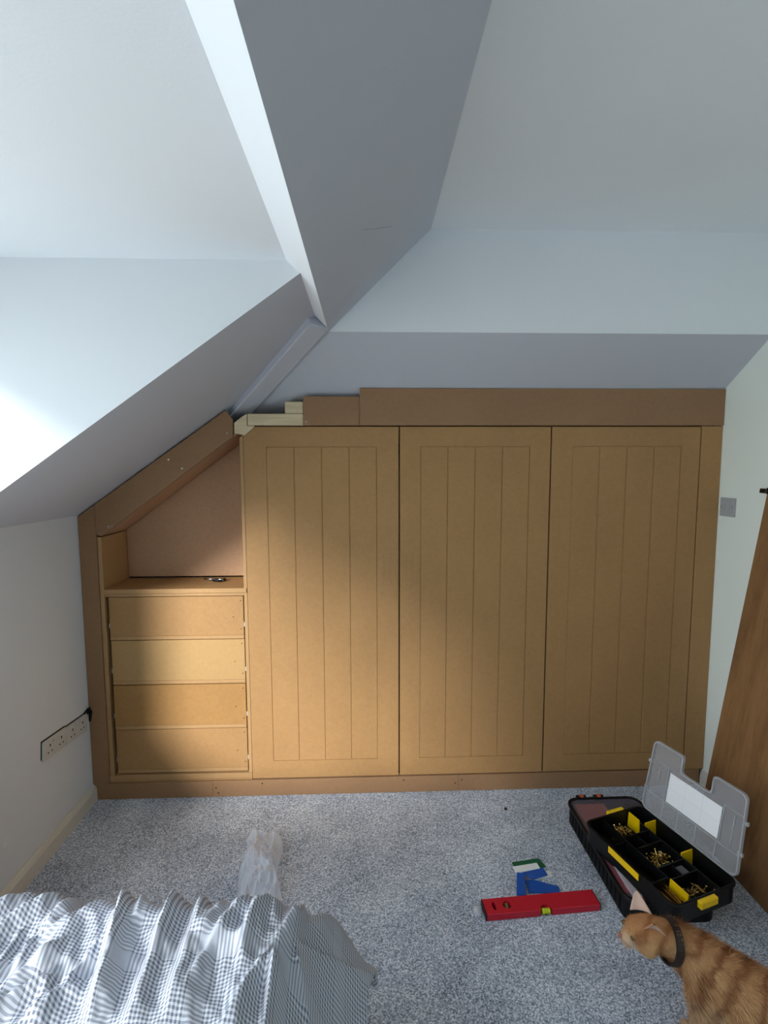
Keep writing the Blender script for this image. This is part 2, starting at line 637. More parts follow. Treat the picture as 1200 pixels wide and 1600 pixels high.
# screws in the plinth and fascia
for x, z in ((-.70, .045), (-.69, .02), (-.49, .06), (.16, .06), (.40, .04), (.43, .055), (-.262, 1.70), (-.01, 1.80)):
    bm = bmesh.new()
    yy = D - .0036 if z < .1 else (D + .0054 if x < -.1 else D - .0046)
    bmesh.ops.create_circle(bm, cap_ends=True, radius=.0035, segments=10, matrix=Matrix.Translation((x, yy, z)) @ Matrix.Rotation(pi / 2, 4, 'X'))
    put(finish('screw_head', bm, DARK if z < .1 else STEEL), ward if z > .1 else (PL1 if x < .4148 else PL2))

# ------------------------------------------------------------------ drawer cabinet under the slope
cab = thing('drawer_cabinet', 'raw MDF drawer cabinet with open shelf under the sloping ceiling', 'cabinet', (-.86, D, 0))
YS = 2.362        # back panel of the open shelf
prism_part('scribe_board', MDFR, [(XL + .001, .077), (-1.176, .077), (-1.176, 1.343), (-1.19, 1.336), (XL + .001, 1.292)], D - .003, D + .015, cab)
prism_part('sloped_fascia', MDFR, [(-1.1755, 1.215), (-1.155, 1.207), (-.578, 1.634), (-.575, 1.708), (-.604, 1.747), (-1.1755, 1.346)], D - .002, D + .016, cab)
# carcass: sides, sloping soffit, shelf, back, base rail
put(box('side_panel', MDFL, (-1.174, -1.156, D + .001, YS + .012, .078, 1.204)), cab)
so = [(-1.154, 1.222), (-.5505, 1.668), (-.5505, 1.655), (-1.154, 1.208)]
prism_part('soffit', MDFP, so, D + .0165, YS, cab)
prism_part('side_panel', MDFL, [(-.5495, .112), (-.5345, .112), (-.5345, 1.642), (-.5495, 1.631)], D + .001, YS + .012, cab)
prism_part('back_panel', MDFP, [(-1.154, .98), (-.550, .98), (-.550, 1.655), (-1.154, 1.208)], YS, YS + .01, cab)
put(box('shelf', MDF, (-1.1555, -.5495, D + .001, YS + .012, .953, .9725)), cab)
put(box('shelf_edging', MDFL, (-1.1555, -.5365, D - .004, D + .0008, .953, .9725)), cab)
put(box('drawer_rail', MDFL, (-1.1555, -.5495, D + .002, D + .06, .9385, .9525)), cab)
put(box('base_rail', MDFL, (-1.1745, -.5345, D - .001, D + .06, .088, .1115)), cab)
put(box('base_rail', MDF, (-1.1745, -.5345, D + .002, D + .06, .0775, .0875)), cab)
PL0 = box('plinth_board', MDFR, (XL + .004, -.715, D - .003, D + .015, .0005, .0765))
tag(PL0, 'short MDF plinth board under the drawers against the left skirting', 'plinth', 'plinth boards')
# drawers
dz = [(.9355, .7415), (.7385, .5355), (.5325, .3265), (.3235, .118)]
dm = [MDF, PLY, MDFO, MDF]
for i, (zt, zb) in enumerate(dz):
    bm = bmesh.new()
    yo = D + .004 + .002 * (i % 2)
    add_box(bm, -1.141, -.5545, yo, yo + .016, zb + .017, zt)
    # sides and back of the drawer box
    add_box(bm, -1.138, -1.124, yo + .016, 2.5, zb + .02, zt - .02)
    add_box(bm, -.572, -.558, yo + .016, 2.5, zb + .02, zt - .02)
    add_box(bm, -1.124, -.572, 2.485, 2.5, zb + .02, zt - .02)
    dr = put(finish('drawer', bm, dm[i], None, .001), cab)
    put(box('bottom_edge', MDFL, (-1.141, -.5545, yo - .001, 2.5, zb + .001, zb + .0165)), dr)
    for s, xr in ((-1, -1.1435), (1, -.552)):
        put(box('drawer_runner', GREYP, (xr - .0022, xr + .0022, yo + .001, 2.45, zb + .055, zb + .075), bevel=0), dr)
    for x, z in ((-.566, zt - .02), (-.566, zb + .045), (-.60, zb + .1)):
        bm = bmesh.new()
        bmesh.ops.create_circle(bm, cap_ends=True, radius=.0025, segments=8, matrix=Matrix.Translation((x, yo - .0004, z)) @ Matrix.Rotation(pi / 2, 4, 'X'))
        put(finish('screw_hole', bm, DARK), dr)
for x, z in ((-.853, 1.538), (-.797, 1.50), (-.60, 1.65), (-1.12, 1.25), (-1.105, 1.253)):
    bm = bmesh.new()
    bmesh.ops.create_circle(bm, cap_ends=True, radius=.004, segments=10, matrix=Matrix.Translation((x, D - .0026, z)) @ Matrix.Rotation(pi / 2, 4, 'X'))
    put(finish('screw_head', bm, WHITEP if x > -.9 and x < -.7 else STEEL), cab)

# chrome and black piece lying on the open shelf
pt = thing('pocket_tool', 'small chrome rod with black knob lying on the open shelf', 'tool', (-.72, 2.285, .9725), rot=(0, 0, -.28))
bm = bmesh.new()
add_tube(bm, [(-.055, 0, .008), (-.03, 0, .008), (-.005, 0, .0075)], [.0055, .0065, .005], 10)
add_tube(bm, [(-.005, .001, .0085), (.02, .0, .0085), (.048, 0, .0085)], [.005, .0075, .0075], 10)
local(finish('chrome_rod', bm, STEEL, smooth=True), pt)
bm = bmesh.new()
add_tube(bm, [(.0, -.016, .006), (.02, -.018, .006), (.043, -.014, .006)], [.004, .006, .005], 10)
local(finish('black_arm', bm, BLACK, smooth=True), pt)
bm = bmesh.new()
add_tube(bm, [(.0465, 0, .0088), (.053, 0, .0088)], [.0085, .0085], 10)
local(finish('black_knob', bm, BLACK), pt)


# ------------------------------------------------------------------ sockets and switch
def socket(yc, zc, tilt, label):
    s = thing('socket_outlet', label, 'socket', (XL, yc, zc), 'sockets on the left wall', rot=(tilt, 0, 0))
    bm = bmesh.new()
    add_box(bm, 0.0005, .011, -.0715, .0715, -.037, .037)
    local(finish('face_plate', bm, SOCK, None, .003, seg=2), s)
    for c in (-.035, .035):
        for q in ((c - .003, c + .003, .006, .016), (c - .0145, c - .0075, -.016, -.011), (c + .0075, c + .0145, -.016, -.011)):
            bm = bmesh.new()
            add_box(bm, .0109, .0114, *q)
            local(finish('pin_hole', bm, DARK), s)
    for c in (-.014, .014):
        bm = bmesh.new()
        add_box(bm, .011, .0145, c - .0055, c + .0055, .014, .026)
        local(finish('rocker', bm, SOCK, None, .001), s)
    bm = bmesh.new()
    add_box(bm, 0.0003, .0006, -.0745, .074, -.030, .0415)
    local(finish('plaster_gap', bm, DARK), s)
    return s


socket(1.889, .414, radians(-5.5), 'double wall socket low on the left wall, the one farther from the wardrobe')
s2 = socket(2.034, .396, radians(-5.5), 'double wall socket low on the left wall, next to the wardrobe end board')
bm = bmesh.new()
add_tube(bm, [(.004, .074, .03), (.012, .088, .045), (.01, .098, .035), (.006, .1, -.01)], [.005, .007, .007, .004], 8)
add_tube(bm, [(.004, .055, .04), (.008, .08, .052), (.006, .099, .05)], [.003, .004, .004], 8)
local(finish('cable', bm, DARK, smooth=True), s2)

sw = thing('light_switch', 'square grey-white light switch on the right wall beside the wardrobe', 'switch', (XR, 2.078, 1.325))
bm = bmesh.new()
add_box(bm, -.010, -.0004, -.043, .043, -.041, .041)
local(finish('face_plate', bm, GREYP, None, .003, seg=2), sw)
for c in (-.012, .014):
    bm = bmesh.new()
    add_box(bm, -.0135, -.010, c - .006, c + .006, -.011, .011)
    local(finish('rocker', bm, GREYP, None, .001), sw)
for c in (-.032, .032):
    bm = bmesh.new()
    add_box(bm, -.0105, -.0099, c - .003, c + .003, -.003, .003)
    local(finish('fixing_screw', bm, plain('screw_grey', (120, 118, 116), .4)), sw)

# ------------------------------------------------------------------ brown door leaning on the right wall
LX = (1.54 - 1.335) / 1.40
dl = thing('interior_door', 'brown wooden door leaning against the right wall beside the wardrobe', 'door', (1.335, 1.45, 0))
bm = bmesh.new()
ang = math.atan(LX)
T = Matrix.Translation((1.337, 0, 0.001)) @ Matrix.Rotation(ang, 4, 'Y')
vs = add_box(bm, 0, .032, 1.07, 1.834, 0, 1.455)
for v in vs:
    v.co = T @ v.co
put(finish('door_leaf', bm, DOORW, None, .0015), dl)
bm = bmesh.new()
vs = add_box(bm, -.006, .012, 1.834, 1.866, 1.412, 1.430)
vs += add_box(bm, -.001, .02, 1.790, 1.84, 1.409, 1.4335)
for v in vs:
    v.co = T @ v.co
put(finish('latch', bm, plain('dark_metal', (60, 54, 46), .35, .8), None, .002), dl)

# ------------------------------------------------------------------ bed and duvet
bed = thing('bed', 'low divan bed mostly hidden under a checked duvet', 'bed', (-.68, .2, 0))
box('divan_base', plain('grey_divan', (96, 96, 100), .9), (-1.225, -.20, -.95, .93, .03, .16), bed, .01)
box('mattress', plain('cream_mattress', (214, 210, 200), .9), (-1.225, -.285, -.95, .95, .1605, .40), bed, .03)
for x in (-1.15, -.30):
    for y in (-.85, .85):
        box('foot', BLACK, (x - .03, x + .03, y - .03, y + .03, 0, .0295), bed)


def seg_d(px, py, a, b):
    ax, ay = a; bx, by = b
    dx, dy = bx - ax, by - ay
    t = ((px - ax) * dx + (py - ay) * dy) / (dx * dx + dy * dy)
    tc_ = min(1, max(0, t))
    qx, qy = ax + dx * tc_, ay + dy * tc_
    side = (px - qx) * dy - (py - qy) * dx
    return sqrt((px - qx) ** 2 + (py - qy) ** 2) * (1 if side > 0 else -1), t


# fold lines on the top of the duvet (x, y in metres), amplitude, width
folds = [
    ((-.845, 1.12), (-.95, 1.00), .028, .018), ((-.800, 1.11), (-.93, .93), .032, .017), ((-.733, 1.10), (-.90, .85), .036, .017),
    ((-.690, 1.10), (-.715, 1.00), .030, .014), ((-.622, 1.09), (-.69, .90), .026, .020), ((-.578, 1.10), (-.505, .80), .050, .015),
    ((-.530, 1.07), (-.515, 1.01), .024, .013), ((-.455, 1.07), (-.435, .78), .042, .015), ((-.392, 1.08), (-.37, .80), .030, .018),
    ((-.345, 1.08), (-.36, .98), .022, .016), ((-.290, 1.08), (-.325, .96), .024, .014), ((-.240, 1.07), (-.285, .95), .022, .013),
    ((-.175, 1.05), (-.225, .92), .030, .016), ((-.225, .92), (-.27, .80), .024, .013), ((-.20, .93), (-.195, .78), .032, .013),
    ((-.155, .97), (-.10, .85), .020, .014), ((-.06, .86), (-.13, .79), .028, .016), ((-.66, .93), (-.75, .76), .022, .025),
    ((-.58, .87), (-.66, .76), .018, .02), ((-.80, .93), (-.82, .78), .020, .03),
]


_r = random.Random(11)
for _k in range(26):
    _x, _y = _r.uniform(-1.2, -.22), _r.uniform(.85, 1.1)
    _a = _r.gauss(-.25, .35)
    _l = _r.uniform(.08, .22)
    folds.append(((_x, _y), (_x + sin(_a) * _l, _y - cos(_a) * _l), _r.uniform(.009, .018), _r.uniform(.007, .012)))


def sstep(a, b, x):
    t = min(1, max(0, (x - a) / (b - a)))
    return t * t * (3 - 2 * t)


def far_edge(x):
    return 1.075 + .018 * noise.noise((x * 7, 3.3, 0)) + .09 * sstep(-.22, -.02, x) + .045 * exp(-((x + .095) / .05) ** 2)


def duvet_z(x, y):
    # the right end slopes away over the end of the bed, the far side rolls over the edge
    z = .495
    prof = [(-.30, .495), (-.24, .482), (-.19, .450), (-.14, .395), (-.09, .330), (-.04, .265), (.01, .215), (.10, .17)]
    sh = .03 * sin(y * 9 + .5)
    xx = x + sh * sstep(-.3, -.1, x)
    for (a, za), (b, zb) in zip(prof, prof[1:]):
        if a <= xx < b:
            z = za + (zb - za) * (xx - a) / (b - a)
    z += .018 * exp(-((xx + .16) / .06) ** 2)
    if xx >= .10:
        z = .17
    dy = y - far_edge(x)
    if dy + .05 > 0:
        a = min((dy + .05) / .13, 1.0)
        z -= min(.26, z - .03) * (1 - sqrt(max(0, 1 - a * a)))
    # overlapping lip at the far right corner
    ly = 1.015 + (x + .15) * .62
    z -= .034 * sstep(0, .012, y - ly) * sstep(-.165, -.150, x)
    f = 0
    for a, b, am, w in folds:
        d, t = seg_d(x, y, a, b)
        if abs(d) > .10:
            continue
        tt = min(1, max(0, t))
        fade = (1 - .4 * tt) * (1 if t < .85 else max(0, 1 - (t - .85) / .35))
        ww = w * (1 + .8 * tt)
        ww = ww * (.55 if d > 0 else 1.35)
        f += 1.15 * am * fade * exp(-(abs(d) / ww) ** 1.6)
    k = .6 + .4 * sstep(-.1, -.3, x)
    f += k * (.012 * noise.noise((x * 14 + y * 5, y * 8, 1.7)) + .007 * noise.noise((x * 36 + y * 14, y * 18, 5.1)) + .003 * noise.noise((x * 80, y * 50, 2.2)))
    return max(.02, z + f)


bm = bmesh.new()
uvl = bm.loops.layers.uv.new('UVMap')
NX, NY = 380, 230
X0, X1, Y0, Y1 = -1.243, .02, .30, 1.13
grid = []
for i in range(NX + 1):
    r_ = []
    for j in range(NY + 1):
        u_ = i / NX
        w_ = (j / NY) ** .8
        x = X0 + (X1 - X0) * u_
        y = Y0 + (Y1 - Y0) * w_
        # far and right hems follow a curve
        y = Y0 + (far_edge(x) + .062 - Y0) * w_
        xe = X1 - .028 * sstep(1.16, 1.03, y) - .02 * sstep(1.0, .6, y)
        if x > -.25:
            x = -.25 + (x + .25) * (xe + .25) / (X1 + .25)
        # lateral drift of the cloth so that the check bends with the folds
        xs = x + .012 * noise.noise((x * 5, y * 4, 9)); ys = y + .012 * noise.noise((x * 4, y * 5, 2))
        r_.append((bm.verts.new((x, y, duvet_z(x, y))), (xs, ys)))
    grid.append(r_)
# arc-length style uv across folds
for i in range(NX):
    for j in range(NY):
        q = (grid[i][j], grid[i + 1][j], grid[i + 1][j + 1], grid[i][j + 1])
        f = bm.faces.new([k[0] for k in q])
        for lp, k in zip(f.loops, q):
            zz = k[0].co.z
            lp[uvl].uv = (k[1][0] + .12 * k[1][1] + (.5 - zz) * (.35 if k[1][0] > -.28 else .0), k[1][1] - .10 * k[1][0] + (.5 - zz) * .25)
duv = finish('duvet', bm, DUVET, smooth=True)
so_ = duv.modifiers.new('thickness', 'SOLIDIFY')
so_.thickness = .012
so_.offset = -1
tag(duv, 'crumpled grey and white checked duvet spread over the bed', 'duvet')

# ------------------------------------------------------------------ clear plastic bag on the carpet
bm = bmesh.new()
nx, ny = 15, 26
for layer in (0, 1):
    g = []
    for j in range(ny + 1):
        t = j / ny
        row = []
        for i in range(nx + 1):
            s = i / nx * 2 - 1
            w = .070 * (1 + .08 * sin(t * 5 + 1) + .10 * t) + .008 * noise.noise((t * 7, layer, s))
            cx = -.385 - .038 * t + .008 * sin(t * 9)
            x = cx + s * w
            ear = max(0, -s - .35) * .05 * t - .035 * abs(s) ** 2.5 * t
            y = 1.535 + .325 * t + ear + .012 * noise.noise((s * 4, t * 3, 8))
            prof = (1 - s ** 4) * (.030 + .045 * sin(pi * min(1, t * 1.1 + .05)))
            rid = (.5 - abs(noise.noise((s * 2.2 + t, t * 4.2, 4 + layer)))) * .050 + (.4 - abs(noise.noise((s * 5 - t * 2, t * 8, 7 + layer)))) * .030
            z = (prof + rid * (1 - .6 * s ** 4)) if layer else .3 * max(0, rid)
            row.append(bm.verts.new((x, y, max(.002 + .004 * layer, z))))
        g.append(row)
    for j in range(ny):
        for i in range(nx):
            q = (g[j][i], g[j][i + 1], g[j + 1][i + 1], g[j + 1][i])
            if (i + j) % 2:
                bm.faces.new(q[:3]); bm.faces.new((q[0], q[2], q[3]))
            else:
                bm.faces.new((q[0], q[1], q[3])); bm.faces.new(q[1:])
bag = finish('plastic_bag', bm, CLEAR, smooth=False)
tag(bag, 'crumpled clear plastic bag on the carpet behind the duvet', 'bag')

# ------------------------------------------------------------------ spirit level
lev = thing('spirit_level', 'red spirit level lying flat on the grey carpet', 'spirit level', (.5825, 1.5215, 0.0005), rot=(0, 0, radians(3.6)))
LL, LW, LT = .400, .062, .024


def cut(o, cutters):
    for c in cutters:
        md = o.modifiers.new('cut', 'BOOLEAN')
        md.operation = 'DIFFERENCE'
        md.solver = 'EXACT'
        md.object = c
    bpy.context.view_layer.update()
    dg = bpy.context.evaluated_depsgraph_get()
    me = bpy.data.meshes.new_from_object(o.evaluated_get(dg))
    o.modifiers.clear()
    o.data = me
    for c in cutters:
        bpy.data.objects.remove(c, do_unlink=True)


bm = bmesh.new()
h = LL / 2 - .004
prof = [(-LW / 2, .002), (-LW / 2, LT - .002), (-LW / 2 + .002, LT), (LW / 2 - .002, LT), (LW / 2, LT - .002), (LW / 2, .002), (LW / 2 - .002, 0), (-LW / 2 + .002, 0)]
add_prism(bm, prof, -h, h, 'x')
body = finish('body', bm, RED)
cs = []
for (x, y, r, sy) in ((-.118, .0, .0145, 1), (.008, -LW / 2, .020, 1)):
    bm = bmesh.new()
    bmesh.ops.create_cone(bm, cap_ends=True, segments=28, radius1=r, radius2=r, depth=.2, matrix=Matrix.Translation((x, y, 0)))
    cs.append(finish('cutter', bm, RED))
bm = bmesh.new()
add_prism(bm, [(-.163 + .0065 * cos(a * pi / 10), .0 + .016 * sin(a * pi / 10)) for a in range(20)], -.1, .1, 'z')
cs.append(finish('cutter', bm, RED))
cut(body, cs)
local(body, lev)
for s in (-1, 1):
    bm = bmesh.new()
    add_box(bm, min(s * h, s * (h + .004)), max(s * h, s * (h + .004)), -LW / 2 + .0005, LW / 2 - .0005, .0005, LT - .0005)
    local(finish('end_cap', bm, BLACK, None, .001), lev)
VIAL = plain('yellow_green_vial', (206, 220, 40), .15, 0, .05)
VIALD = plain('olive_vial', (118, 112, 62), .2, 0, .3, 200)
for x, y, r, m_ in ((-.118, 0, .0145, VIALD), (.008, -LW / 2 + .007, .0125, VIAL)):
    bm = bmesh.new()
    if m_ is VIAL:
        add_tube(bm, [(x - .0135, y, .012), (x - .0045, y, .012), (x - .004, y, .012), (x + .004, y, .012), (x + .0045, y, .012), (x + .0135, y, .012)], .0085, 14)
    else:
        add_tube(bm, [(x, y - .012, .012), (x, y + .012, .012)], .0075, 14)
    v_ = local(finish('vial', bm, m_, smooth=False), lev)
    bm = bmesh.new()
    bmesh.ops.create_cone(bm, cap_ends=True, segments=28, radius1=r * .98, radius2=r * .98, depth=.003, matrix=Matrix.Translation((x, max(y, -LW / 2 + .0135), .003)))
    local(finish('vial_housing', bm, BLACK), lev)
    if m_ is VIAL:
        bm = bmesh.new()
        for d in (-.004, .004):
            add_tube(bm, [(x + d - .0005, y, .012), (x + d + .0005, y, .012)], .0088, 14)
        o = finish('vial_line', bm, BLACK)
        o.parent = v_
bm = bmesh.new()
add_prism(bm, [(-.163 + .0063 * cos(a * pi / 10), .0155 * sin(a * pi / 10)) for a in range(20)], .002, .006, 'z')
local(finish('slot_lining', bm, BLACK), lev)

bm = bmesh.new()
add_prism(bm, [(-.007, -.004), (.004, -.006), (.008, .001), (.001, .006), (-.006, .004)], 0, .006, 'z')
chip = finish('wood_chip', bm, plain('dark_chip', (52, 44, 40), .9), None, .001)
chip.location = (.600, 2.005, .0005)
tag(chip, 'tiny dark wood chip on the carpet in front of the wardrobe', 'chip')

# clear offcut at the level's left end
bm = bmesh.new()
bmesh.ops.create_icosphere(bm, subdivisions=3, radius=1)
for v in bm.verts:
    k = 1 + .35 * noise.noise(v.co * 2.3)
    v.co = Vector((v.co.x * .012 * k, v.co.y * .019 * k, max(-.006, v.co.z * .008 * k)))
sc_ = finish('plastic_scrap', bm, CLEAR)
sc_.location = (.364, 1.512, .0065)
tag(sc_, 'small scrap of clear plastic at the end of the red level', 'scrap')


# ------------------------------------------------------------------ plastic packers
def packer(pts, z, t, mat, label, ribs=0, name='packer'):
    """flat plastic shim given by its four floor corners"""
    c = sum((Vector((p[0], p[1], 0)) for p in pts), Vector()) / 4
    o = None
    bm = bmesh.new()
    P = [Vector((p[0], p[1], 0)) - c for p in pts]
    if ribs:
        for k in range(ribs):
            a, b = (k + .03) / ribs, (k + .97) / ribs
            q = [P[0].lerp(P[1], a), P[0].lerp(P[1], b), P[3].lerp(P[2], b), P[3].lerp(P[2], a)]
            add_prism(bm, [(v.x, v.y) for v in q], t * .3, t, 'z')
        add_prism(bm, [(v.x, v.y) for v in P], 0, t * .6, 'z')
    else:
        add_prism(bm, [(v.x, v.y) for v in P], 0, t, 'z')
    o = finish(name, bm, mat, None, .0008)
    o.location = (c.x, c.y, z)
    return tag(o, label, 'packer', 'plastic packers beside the level')


# corner positions in metres on the carpet
PK = {
    'green': [(.540, 1.713), (.648, 1.729), (.663, 1.690), (.552, 1.675)],
    'white': [(.536, 1.688), (.633, 1.703), (.638, 1.675), (.543, 1.660)],
    'white2': [(.590, 1.653), (.668, 1.672), (.672, 1.646), (.596, 1.630)],
    'blue_up': [(.560, 1.655), (.646, 1.673), (.652, 1.642), (.590, 1.625)],
    'blue_left': [(.540, 1.650), (.567, 1.645), (.543, 1.555), (.510, 1.556)],
    'blue_right': [(.566, 1.630), (.598, 1.630), (.676, 1.600), (.671, 1.573), (.561, 1.580)],
}
packer(PK['green'], .0005, .005, GREEN, 'dark green plastic packer under the white one by the red level')
packer(PK['white'], .0056, .004, WHITEP, 'white ribbed plastic packer lying on the green one', 4)
packer(PK['white2'], .0005, .004, WHITEP, 'white plastic packer mostly covered by the blue ribbed one')
packer(PK['blue_up'], .0102, .005, BLUE, 'blue ribbed plastic packer on top of the white packers', 5)
packer(PK['blue_left'], .0156, .005, BLUE, 'plain blue plastic packer pointing at the red level')
bm = bmesh.new()
q = PK['blue_right']
cx, cy = sum(p[0] for p in q) / 5, sum(p[1] for p in q) / 5
add_prism(bm, [(p[0] - cx, p[1] - cy) for p in q], 0, .006, 'z')
o = finish('packer', bm, BLUE, None, .0008)
o.location = (cx, cy, .0005)
tag(o, 'plain blue wedge-shaped packer pointing towards the organiser', 'packer', 'plastic packers beside the level')

# ------------------------------------------------------------------ lower case
low = thing('parts_case', 'lower black parts case with clear lid lying under the open organiser', 'case', (1.0, 1.70, 0))
LX0, LX1, LY0, LY1, LH = .847, 1.155, 1.45, 1.955, .082


def rr(x0, x1, y0, y1, r, n=5):
    out = []
    for cx, cy, a0 in ((x1 - r, y1 - r, 0), (x0 + r, y1 - r, pi / 2), (x0 + r, y0 + r, pi), (x1 - r, y0 + r, 3 * pi / 2)):
        for k in range(n + 1):
            a = a0 + pi / 2 * k / n
            out.append((cx + r * cos(a), cy + r * sin(a)))
    return out


def ring(bm, outer, inner, z0, z1):
    n = len(outer)
    vo0 = [bm.verts.new((p[0], p[1], z0)) for p in outer]; vo1 = [bm.verts.new((p[0], p[1], z1)) for p in outer]
    vi0 = [bm.verts.new((p[0], p[1], z0)) for p in inner]; vi1 = [bm.verts.new((p[0], p[1], z1)) for p in inner]
    for i in range(n):
        j = (i + 1) % n
        bm.faces.new((vo0[i], vo0[j], vo1[j], vo1[i]))
        bm.faces.new((vi0[j], vi0[i], vi1[i], vi1[j]))
        bm.faces.new((vo1[i], vo1[j], vi1[j], vi1[i]))
        bm.faces.new((vo0[j], vo0[i], vi0[i], vi0[j]))


bm = bmesh.new()
ring(bm, rr(LX0, LX1, LY0, LY1, .045), rr(LX0 + .006, LX1 - .006, LY0 + .006, LY1 - .006, .04), .004, LH - .012)
add_prism(bm, rr(LX0, LX1, LY0, LY1, .045), 0.0005, .0045, 'z')
put(finish('base', bm, BLACKB), low)
bm = bmesh.new()
for k in range(14):
    y = LY0 + .05 + k * .029
    add_box(bm, LX0 - .004, LX0 + .001, y, y + .015, .012, LH - .02)
put(finish('ribs', bm, BLACKB, None, .001), low)
bm = bmesh.new()
ring(bm, rr(LX0 - .006, LX1 + .006, LY0 - .006, LY1 + .006, .05), rr(LX0 + .007, LX1 - .007, LY0 + .007, LY1 - .007, .038), LH - .0118, LH)
put(finish('rim', bm, BLACK, None, .002), low)
bm = bmesh.new()
add_prism(bm, rr(LX0 + .0075, LX1 - .0075, LY0 + .0075, LY1 - .0075, .037), LH - .005, LH - .003, 'z')
put(finish('clear_lid', bm, LOWLID), low)
for x in (.915, .99):
    bm = bmesh.new()
    add_box(bm, x - .022, x + .022, LY1 - .008, LY1 + .014, LH - .02, LH + .006)
    la = put(finish('latch', bm, BLACK, None, .003), low)
    bm = bmesh.new()
    bmesh.ops.create_cone(bm, cap_ends=True, segments=14, radius1=.009, radius2=.008, depth=.004, matrix=Matrix.Translation((x, LY1 + .002, LH + .0082)))
    put(finish('latch_button', bm, ORANGE), la)
# what shows through its lid
o = box('card_packet', BROWNR, (.872, 1.0, 1.80, 1.932, .0055, .072))
tag(o, 'brownish red packet inside the lower case, seen through its lid', 'packet')
bm = bmesh.new()
add_prism(bm, [(.857, 1.795), (.925, 1.795), (.985, 1.60), (.985, 1.50), (.857, 1.50)], .0055, .072, 'z')
o = finish('red_box', bm, REDP, None, .003)
tag(o, 'long red plastic box inside the lower case, seen through its lid', 'box')
bm = bmesh.new()
g = []
for i in range(9):
    r_ = []
    for j in range(15):
        s, t = i / 8, j / 14
        x = .866 + (.008 + .030 * (1 - t)) * s + .002 * noise.noise((t * 4, s * 3, 1)); y = 1.462 + .125 * t
        r_.append(bm.verts.new((x, y, LH + .0045 + .006 * abs(noise.noise((s * 4, t * 9, 2))))))
    g.append(r_)
for i in range(8):
    for j in range(14):
        bm.faces.new((g[i][j], g[i + 1][j], g[i + 1][j + 1], g[i][j + 1]))
o = finish('clear_film', bm, CLEAR)
tag(o, 'strip of crumpled clear film on the lower case beside the organiser', 'film')

# ------------------------------------------------------------------ open organiser with clear lid
OR = thing('screw_organiser', 'open black screw organiser with yellow dividers and clear lid', 'organiser', (1.014, 1.585, LH + .0005), rot=(0, 0, .302))
OWX, OWY, OH = .138, .1935, .066
bm = bmesh.new()
ring(bm, rr(-OWX, OWX, -OWY, OWY, .028), rr(-OWX + .004, OWX - .004, -OWY + .004, OWY - .004, .024), .003, OH)
add_prism(bm, rr(-OWX, OWX, -OWY, OWY, .028), 0, .0032, 'z')
local(finish('tray', bm, BLACK), OR)
bm = bmesh.new()
ring(bm, rr(-OWX - .005, OWX + .005, -OWY - .005, OWY + .005, .032), rr(-OWX - .0002, OWX + .0002, -OWY - .0002, OWY + .0002, .028), OH - .008, OH - .001)
local(finish('rim', bm, BLACK, None, .001), OR)


def wall(x0, y0, x1, y1, mat, z0=.0035, z1=.060, t=.0018, name='divider', chamf=0.0):
    bm = bmesh.new()
    L = sqrt((x1 - x0) ** 2 + (y1 - y0) ** 2)
    add_prism(bm, [(0, z0), (L, z0), (L - chamf, z1), (chamf, z1)], -t, t, 'y')
    T_ = Matrix.Translation((x0, y0, 0)) @ Matrix.Rotation(math.atan2(y1 - y0, x1 - x0), 4, 'Z')
    for v in bm.verts:
        v.co = T_ @ v.co
    o = local(finish(name, bm, mat), OR)
    if mat is YELLOW:
        o['label'] = 'yellow divider'
    return o


IX, IY = OWX - .0045, OWY - .0045
for x in (-.052, .070):
    wall(x, -IY, x, IY, BLACK, name='partition', z1=.056)
for y in (.075, -.095):
    wall(-IX, y, -.0545, y, BLACK, name='partition', z1=.056)
for y in (.09, .035, -.055, -.105):
    wall(-.0495, y, .0675, y, BLACK, name='partition', z1=.056)
wall(.012, -.104, .012, -.057, BLACK, name='partition', z1=.050)
wall(.0095, .037, .0095, .088, BLACK, name='partition', z1=.050)
# yellow dividers
wall(.0665, .195 - .01, .0665, .128, YELLOW, z1=.064, chamf=.004)
wall(.0735, .115, IX, .115, YELLOW, z1=.062, chamf=.004)
wall(.0735, -.038, IX, -.038, YELLOW, z1=.062, chamf=.004)
wall(-.0565, -.105, -.0565, -.178, YELLOW, z1=.064, chamf=.004)
bm = bmesh.new()
add_box(bm, .018, .050, -.100, -.062, .040, .043)
local(finish('grey_clip', bm, plain('grey_clip', (92, 92, 94), .5)), OR)
# yellow latches and side strip
bm = bmesh.new()
add_box(bm, -.052, .022, -OWY - .022, -OWY - .0052, OH - .022, OH + .003)
local(finish('latch', bm, YELLOW, None, .003), OR)
bm = bmesh.new()
add_box(bm, -.018, .060, OWY + .0052, OWY + .020, OH - .022, OH + .002)
local(finish('latch', bm, YELLOW, None, .003), OR)
bm = bmesh.new()
add_box(bm, -OWX - .0085, -OWX - .0053, -.064, .068, OH - .022, OH + .001)
local(finish('side_strip', bm, YELLOW, None, .0008), OR)

# lid: hinged on the long side, leaning back; outline with a notch for the handle
lid_m = Matrix.Translation((OWX + .006, 0, OH)) @ Matrix.Rotation(.167, 4, 'Y')
# lid local: y along hinge, z up the lid, x thickness
H_ = .280


